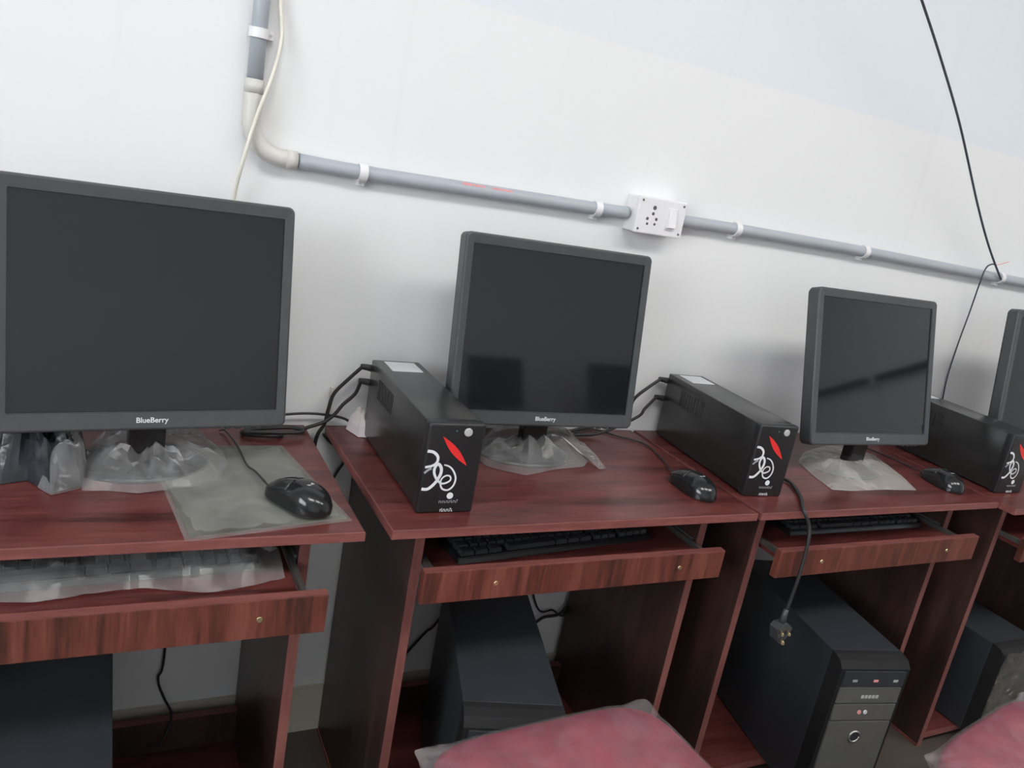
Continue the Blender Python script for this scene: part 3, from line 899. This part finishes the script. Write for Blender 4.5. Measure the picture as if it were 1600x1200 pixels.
def saddle(p, axis):
    """white snap clip round the pipe with a screw foot"""
    bm = bmesh.new()
    n = 14
    A = []
    for s in (-0.008, 0.008):
        ring = []
        for rad in (PR + 0.0008, PR + 0.0035):
            ring.append([(rad * math.sin(q), -rad * math.cos(q)) for q in [math.radians(-110 + 220 * k / n) for k in range(n + 1)]])
        A.append(ring)

    def V(s, c):                                   # c = (across, depth)
        return bm.verts.new(cloc((p[0] + s, PYC + c[1], p[1] + c[0])) if axis == 'x' else cloc((p[0] + c[0], PYC + c[1], p[1] + s)))
    g = [[[V(s, c) for c in r] for r in ring] for s, ring in zip((-0.008, 0.008), A)]
    for k in range(n):
        bm.faces.new((g[0][1][k], g[0][1][k + 1], g[1][1][k + 1], g[1][1][k]))
        bm.faces.new((g[0][0][k], g[1][0][k], g[1][0][k + 1], g[0][0][k + 1]))
        bm.faces.new((g[0][0][k], g[0][0][k + 1], g[0][1][k + 1], g[0][1][k]))
        bm.faces.new((g[1][0][k], g[1][1][k], g[1][1][k + 1], g[1][0][k + 1]))
    for q in (0, n): bm.faces.new((g[0][0][q], g[0][1][q], g[1][1][q], g[1][0][q]))
    c = cloc((p[0], PYC, p[1]))
    if axis == 'x': box(bm, c.x - 0.007, c.x + 0.007, 0.002, PR + 0.003, c.z - PR - 0.011, c.z - PR + 0.004, 0.001)
    else: box(bm, c.x + PR - 0.004, c.x + PR + 0.011, 0.002, PR + 0.003, c.z - 0.007, c.z + 0.007, 0.001)
    o = finish(bm, 'saddle_clip', 'white_plastic', cond, 35)
    bm = bmesh.new()
    q = Vector((c.x, 0, c.z - PR - 0.006)) if axis == 'x' else Vector((c.x + PR + 0.006, 0, c.z))
    cyl(bm, q + Vector((0, 0.004, 0)), q + Vector((0, 0.0008, 0)), 0.0025, 10)
    finish(bm, 'screw', 'steel', o)


saddle((py(405, 52, PYC).x, py(405, 52, PYC).z), 'z')
for u, v, z in ((566, 268, 1.260), (932, 325, 1.266), (1150, 357, 1.272), (1350, 392, 1.270), (1562, 432, 1.261)):
    saddle((py(u, v, PYC).x, z), 'x')
bm = bmesh.new()
rnd = random.Random(5)
xa, xb = py(720, 283, PYC).x, py(797, 295, PYC).x
k = 0; x = xa
while x < xb:
    wd = 0.022 if k == 0 else 0.003 + 0.003 * rnd.random()
    if not 0.45 < (x - xa) / (xb - xa) < 0.56:
        for q in range(3):
            a0, a1 = math.radians(28 + q * 7), math.radians(28 + (q + 1) * 7)
            zz = 1.2632
            vs = [cloc((xx, PYC - (PR + 0.0004) * math.cos(a), zz + (PR + 0.0004) * math.sin(a))) for xx, a in ((x, a0), (x + wd, a0), (x + wd, a1), (x, a1))]
            bm.faces.new([bm.verts.new(v) for v in vs])
    x += wd + 0.0015; k += 1
finish(bm, 'red_print', 'pipe_red_print', cond)

# switch and socket box
sb = thing('socket_box', 'white surface-mounted socket and switch box on the conduit', 'socket box', (1.090, WY, 1.232), 0)
bx0, bx1, bz1 = -0.064, 0.064, 0.078
boxobj('back_box', 'white_plastic', sb, bx0, bx1, -0.040, 0.0, 0.0, bz1, 0.003)
fp = boxobj('face_plate', 'white_plastic', sb, bx0 - 0.001, bx1 + 0.001, -0.049, -0.039, -0.001, bz1 + 0.001, 0.003)
for x, z, r in ((-0.022, 0.057, 0.0048), (-0.023, 0.044, 0.0036), (-0.036, 0.032, 0.0036), (-0.012, 0.033, 0.0036), (-0.034, 0.021, 0.0030), (-0.014, 0.022, 0.0030)):
    bm = bmesh.new(); cyl(bm, (x, -0.0475, z), (x, -0.0494, z), r, 12); finish(bm, 'socket_hole', 'socket_hole', fp)
sw = boxobj('switch_frame', 'white_plastic', fp, 0.013, 0.041, -0.0505, -0.048, 0.014, 0.062, 0.001)
bm = bmesh.new()
a = [bm.verts.new(v) for v in ((0.018, -0.0505, 0.018), (0.037, -0.0505, 0.018), (0.037, -0.0505, 0.058), (0.018, -0.0505, 0.058))]
b = [bm.verts.new(v) for v in ((0.018, -0.0595, 0.020), (0.037, -0.0595, 0.020), (0.037, -0.0520, 0.058), (0.018, -0.0520, 0.058))]
bm.faces.new(b); bm.faces.new(a[::-1])
for k in range(4): bm.faces.new((a[k], a[(k + 1) % 4], b[(k + 1) % 4], b[k]))
finish(bm, 'rocker', 'white_plastic', fp)
for x in (-0.056, 0.056):
    for z in (0.008, 0.070):
        bm = bmesh.new(); cyl(bm, (x, -0.0475, z), (x, -0.0496, z), 0.0028, 10); finish(bm, 'screw', 'zinc', fp)

# loose cables on the wall
def wallcord(name, label, px, r, m, off=0.006, ends=None):
    pts = [py(u, v, WY - o) for (u, v), o in zip(px, off if isinstance(off, (list, tuple)) else [off] * len(px))]
    if ends: pts = ends[0] + pts + ends[1]
    o = add_cord(name, pts, r, m)
    return tag(o, label, 'cable')


wallcord('cream_cable', 'cream cable hanging loosely beside the vertical conduit', [(437, -60), (438, 0), (440, 60), (425, 120), (400, 185), (380, 250), (367, 300), (362, 345), (360, 400)], 0.0034, 'cable_cream', [0.010, 0.012, 0.018, 0.034, 0.039, 0.039, 0.022, 0.010, 0.008])
wallcord('black_cable', 'dark cable hanging down diagonally to the conduit at upper right', [(1395, -130), (1440, 0), (1470, 92), (1500, 196), (1527, 318), (1545, 385), (1564, 437)], 0.0030, 'cable_dark_blue', [0.20, 0.16, 0.13, 0.105, 0.07, 0.05, 0.034])
wallcord('grey_cable', 'thin grey cable looping from conduit clip down behind the right power unit', [(1556, 414), (1549, 413), (1540, 420), (1530, 445), (1515, 488), (1496, 540), (1480, 590), (1470, 640), (1462, 690)], 0.0022, 'cable_dark_blue', [0.036, 0.038, 0.036, 0.034, 0.014, 0.010, 0.010, 0.012, 0.012])
bm = bmesh.new(); p = py(1556, 414, WY - 0.036)
tube(bm, [p, p + Vector((0.02, 0, 0.004)), p + Vector((0.05, -0.004, 0.016))], 0.0010, 6, 4)
tag(finish(bm, 'red_wire', 'pipe_red_print'), 'thin red wire end at the conduit clip, upper right', 'wire')
bm = bmesh.new(); c = py(518, 612, WY)
box(bm, c.x - 0.004, c.x + 0.004, WY - 0.010, WY, c.z - 0.010, c.z + 0.012, 0.002)
box(bm, c.x - 0.002, c.x + 0.003, WY - 0.008, WY, c.z - 0.040, c.z - 0.018, 0.001)
tag(finish(bm, 'cable_clip', 'cable_cream'), 'small cream cable clip on the wall left of the middle desk', 'cable clip')

# ------------------------------------------------------------------ power cords at the desks
def plug_at(p, d, parent, r=0.0075):
    bm = bmesh.new(); d = Vector(d).normalized()
    tube(bm, [Vector(p), Vector(p) + d * 0.012, Vector(p) + d * 0.030], lambda t: r * (1 - 0.4 * t), 10, 0)
    return bm


def rearcord(name, label, ui, zz, pts, r=0.0038, lx=-0.040):
    """cord leaving a rear socket of power unit ui"""
    u = UO[ui]; M = Matrix.Translation(u.location) @ u.rotation_euler.to_matrix().to_4x4()
    s = M @ Vector((lx, UD + 0.003, zz))
    t = thing(name, label, 'cable', s, 0)
    q0 = Vector((-0.016, 0.010, 0.002))
    bm = bmesh.new(); tube(bm, [Vector((0.0, 0, 0)), Vector((-0.008, 0.008, 0.0)), Vector((-0.026, 0.009, 0.002))], lambda tt: 0.0085 - 0.003 * tt, 10, 4)
    finish(bm, 'plug', 'cable_black', t)
    P = [Vector((-0.022, 0.009, 0.002))] + [Vector(p) - Vector(s) for p in pts]
    bm = bmesh.new(); tube(bm, P, r, 8, 8); finish(bm, 'cord', 'cable_black', t)
    return t


rearcord('power_cable', 'black cord arching from the top socket of the middle desk power unit', 0, 0.138,
         [py(545, 592, 1.49), py(522, 615, 1.495), py(513, 640, 1.495), (0.402, 1.497, 0.762), (0.391, 1.500, 0.735), (0.389, 1.505, 0.68), (0.391, 1.508, 0.55), (0.391, 1.51, 0.40)])
rearcord('power_cable', 'black cord from the lower socket of the middle desk power unit to the left desk', 0, 0.108,
         [py(555, 615, 1.49), py(536, 632, 1.49), py(522, 648, 1.49), py(505, 660, 1.49), py(480, 668, 1.488), py(445, 680, 1.47), Vector((0.30, 1.445, TZ + 0.006)), Vector((0.245, 1.452, TZ + 0.006)), Vector((0.250, 1.474, TZ + 0.006)), Vector((0.33, 1.47, TZ + 0.014)), Vector((0.345, 1.45, TZ + 0.012)), Vector((0.235, 1.438, TZ + 0.016))])
rearcord('power_cable', 'black cord from the upper socket behind the third desk power unit', 1, 0.138,
         [py(1012, 606, 1.46), py(992, 622, 1.46), py(970, 650, 1.47), (0.96, 1.485, TZ + 0.006), (0.90, 1.49, TZ + 0.005)])
rearcord('power_cable', 'black cord from the lower socket behind the third desk power unit', 1, 0.092,
         [py(1008, 638, 1.47), py(995, 652, 1.47), (1.05, 1.47, TZ + 0.012), (0.98, 1.47, TZ + 0.006), (0.93, 1.475, TZ + 0.006), (0.87, 1.485, TZ + 0.006)])
tag(add_cord('black_cable', [py(440, 648, 1.508), py(470, 646, 1.508), py(500, 647, 1.508), py(535, 653, 1.508), (0.475, 1.505, TZ + 0.006), (0.52, 1.508, TZ + 0.006)], 0.0026, 'cable_black'), 'thin black cable along the wall from left monitor to middle desk', 'cable')
tag(add_cord('black_cable', [py(505, 678, 1.515), py(515, 690, 1.515), py(540, 712, 1.515), py(524, 742, 1.515), py(505, 775, 1.515), (0.40, 1.512, 0.50)], 0.0030, 'cable_black'), 'black cable dropping down the gap between left and middle desks', 'cable')
tag(add_cord('black_cable', [(0.13, 1.515, 0.72), py(258, 1010, 1.515), py(247, 1060, 1.515), py(256, 1090, 1.512), (0.155, 1.487, 0.128), (0.152, 1.469, 0.110), (0.135, 1.455, 0.075), py(232, 1165, 1.44)], 0.0025, 'cable_black'), 'thin black cable hanging down the wall under the left desk', 'cable')
tag(add_cord('black_cable', [(1.074, 1.518, 0.64), py(890, 936, 1.512), py(846, 966, 1.508), py(820, 985, 1.505)], 0.0040, 'cable_black'), 'thick black cable slanting to the tower under the middle desk', 'cable')
tag(add_cord('black_cable', [(1.074, 1.518, 0.66), py(888, 944, 1.517), py(862, 953, 1.517), py(838, 946, 1.517), (0.93, 1.517, 0.46)], 0.0025, 'cable_black'), 'thin black cable sagging along the wall under the middle desk', 'cable')
tag(add_cord('black_cable', [(0.86, 1.515, 0.52), py(690, 962, 1.515), py(665, 988, 1.515), py(640, 1015, 1.515), py(620, 1040, 1.515)], 0.0030, 'cable_black'), 'black cable left of the tower under the middle desk', 'cable')
# crumpled white wrapper behind the middle desk's power unit
crumple('white_wrapper', 'small crumpled pinkish white wrapper behind the middle desk power unit', 'wrapper',
        [Vector((0.448, 1.50, TZ)), Vector((0.462, 1.455, TZ)), Vector((0.492, 1.452, TZ)), Vector((0.505, 1.48, TZ)), Vector((0.50, 1.515, TZ)), Vector((0.46, 1.518, TZ))],
        (0.476, 1.49, TZ), 'paper_pink', lambda s: 0.020 * (1 - s ** 10), 0.014, 1.1, 8, 4)

# power lead hanging in front of the third desk
Yh = 1.030
pl = py(1222, 962, Yh)
lead = thing('plug_lead', 'black power lead with three-pin plug hanging in front of the third desk', 'power lead', pl, 0)
pts = [Vector((1.335, 1.30, TZ + 0.006)), Vector((1.365, 1.235, TZ + 0.005)), pz(1233, 756) + Vector((0, 0, 0.005)), pz(1250, 780) + Vector((0, 0, 0.005)), Vector((pz(1261, 803).x, 1.062, TZ + 0.006)),
       py(1264, 822, 1.046), py(1262, 850, 1.036), py(1250, 895, Yh), py(1236, 935, Yh), py(1228, 955, Yh)]
bm = bmesh.new(); tube(bm, [p - pl for p in pts], 0.0038, 8, 8); finish(bm, 'cord', 'cable_black', lead)
bm = bmesh.new()
# plug: strain relief, then a rounded body with its pin face turned to the room
tube(bm, [py(1229, 952, Yh) - pl, py(1225, 962, Yh) - pl, py(1222, 974, Yh) - pl], lambda t: 0.0052 + 0.002 * t, 10, 0)
c0 = py(1218, 984, Yh) - pl
out = [(c0.x + x, c0.z + z) for x, z in ((-0.019, 0.008), (-0.012, 0.017), (0.010, 0.019), (0.022, 0.010), (0.021, 0.001), (0.006, -0.024), (-0.004, -0.026), (-0.010, -0.020))]
nb = len(bm.verts)
prism(bm, out, -0.012, 0.012)
bmesh.ops.bevel(bm, geom=[e for e in bm.edges if e.calc_length() > 0.003 and all(v.index == -1 or True for v in e.verts) and len(e.link_faces) == 2 and e.calc_face_angle(0) > 1.0], offset=0.002, segments=2, affect='EDGES')
plug = finish(bm, 'plug', 'monitor_plastic', lead)
for x, z, r in ((-0.010, 0.006, 0.0030), (0.010, 0.004, 0.0030), (-0.002, -0.015, 0.0038)):
    bm = bmesh.new(); a = Vector((c0.x + x, -0.011, c0.z + z)); cyl(bm, a, a + Vector((-0.010, -0.016, 0.001)), r, 12)
    finish(bm, 'pin', 'brass', plug)

# ------------------------------------------------------------------ chairs
def make_chair():
    t = thing('chair', 'x', 'chair', (0, 0, 0), 0, 'maroon chairs in plastic')
    # local: seat front edge at y = 0 (towards the desk), backrest at negative y
    Wd, Dp = 0.450, 0.430
    bm = bmesh.new()
    N = 40
    loops = []
    for grow, z in ((-0.05, 0.405), (-0.008, 0.405), (0.0, 0.413), (0.002, 0.435), (-0.001, 0.448), (-0.012, 0.4565), (-0.060, 0.4615), (-0.15, 0.463)):
        ring = []
        for k in range(N):
            q = 2 * math.pi * k / N; c, s = math.cos(q), math.sin(q)
            e = 0.36
            ring.append(bm.verts.new(((Wd / 2 + grow) * math.copysign(abs(c) ** e, c), -Dp / 2 + (Dp / 2 + grow) * math.copysign(abs(s) ** e, s), z)))
        loops.append(ring)
    for a, b in zip(loops, loops[1:]):
        for k in range(N): bm.faces.new((a[k], a[(k + 1) % N], b[(k + 1) % N], b[k]))
    bm.faces.new(loops[0][::-1]); bm.faces.new(loops[-1])
    seat = finish(bm, 'seat', 'seat_maroon', t, 50)
    # plastic cover drawn over the cushion, flaring at the corners
    bm = bmesh.new()
    loops = []
    for grow, z, fl in ((0.003, 0.400, 0.0), (0.005, 0.420, 0.006), (0.005, 0.436, 0.020), (0.001, 0.448, 0.014), (-0.012, 0.4570, 0.002), (-0.060, 0.4622, 0.0), (-0.13, 0.4636, 0.0), (-0.19, 0.464, 0.0)):
        ring = []
        for k in range(3 * N):
            q = 2 * math.pi * k / (3 * N); c, s = math.cos(q), math.sin(q)
            e = 0.33
            corner = (abs(2 * c * s)) ** 8
            g = grow + fl * corner + 0.004 * noise.noise(Vector((c * 9, s * 9, z * 40)))
            x = (Wd / 2 + g) * math.copysign(abs(c) ** e, c); y = -Dp / 2 + (Dp / 2 + g) * math.copysign(abs(s) ** e, s)
            ring.append(bm.verts.new((x, y, z + 0.0018 + 0.004 * abs(noise.noise(Vector((x * 20 + y * 6, y * 9, 1.0)))) + corner * fl * 0.45)))
        loops.append(ring)
    for a, b in zip(loops, loops[1:]):
        for k in range(3 * N): bm.faces.new((a[k], a[(k + 1) % (3 * N)], b[(k + 1) % (3 * N)], b[k]))
    bm.faces.new(loops[-1])
    finish(bm, 'plastic_cover', 'seat_film', t, 50)
    for s in (-1, 1):
        bm = bmesh.new(); tube(bm, [(s * 0.185, -0.06, 0.404), (s * 0.19, -0.05, 0.2), (s * 0.195, -0.04, 0.0)], 0.0105, 10, 3); finish(bm, 'leg', 'black_matte', t)
        bm = bmesh.new(); tube(bm, [(s * 0.165, -0.475, 0.645), (s * 0.17, -0.465, 0.57), (s * 0.18, -0.43, 0.44), (s * 0.185, -0.40, 0.2), (s * 0.19, -0.42, 0.0)], 0.0105, 10, 4); finish(bm, 'leg', 'black_matte', t)
    bm = bmesh.new()
    for s in (-1, 1): tube(bm, [(s * 0.185, -0.06, 0.393), (s * 0.185, -0.40, 0.393)], 0.010, 10, 0)
    tube(bm, [(-0.185, -0.06, 0.393), (0.185, -0.06, 0.393)], 0.010, 10, 0)
    finish(bm, 'seat_frame', 'black_matte', t)
    bm = bmesh.new(); box(bm, -0.18, 0.18, -0.495, -0.455, 0.50, 0.655, 0.015, 3); finish(bm, 'backrest', 'seat_maroon', t, 40)
    return t


ch = make_chair()
place(ch, True, 'maroon chair seat wrapped in clear plastic before the middle desk', (0.672, 0.935, 0.0), math.radians(3))
place(ch, False, 'pinkish maroon chair seat under glossy plastic in the bottom right corner', (1.555, 0.735, 0.0), math.radians(11))

# ------------------------------------------------------------------ the other side of the room, seen in the screens
pipe2 = thing('conduit_pipe', 'dark conduit with white clip on the far right wall, seen reflected in a screen', 'pipe', (X1, -1.1, 1.69), 0)
bm = bmesh.new(); tube(bm, [(-0.03, -1.4, 0), (-0.03, 2.5, 0.0)], 0.024, 14, 0); finish(bm, 'pipe_run', 'black_matte', pipe2)
bm = bmesh.new(); box(bm, -0.060, 0.0, -0.020, 0.020, -0.05, 0.032, 0.003); finish(bm, 'saddle_clip', 'white_plastic', pipe2)
for x, lab in ((2.25, 'desk across the room, reflected at left in the middle screen'), (3.20, 'desk across the room, reflected at right in the middle screen')):
    d = desk('mahogany ' + lab, x - 0.40, x + 0.40, -2.1, -2.1, x - 0.33, x + 0.33, (0.607, 0.668), (x - 0.2, x + 0.2))
    d.rotation_euler = (0, 0, math.pi)
    d.location = (x, -2.1, 0)
place(m2, False, 'monitor across the room, reflected at left in the middle screen', (2.25, -2.28, TZ), math.pi)
place(m2, False, 'monitor across the room, reflected at right in the middle screen', (3.20, -2.28, TZ + 0.0), math.pi)
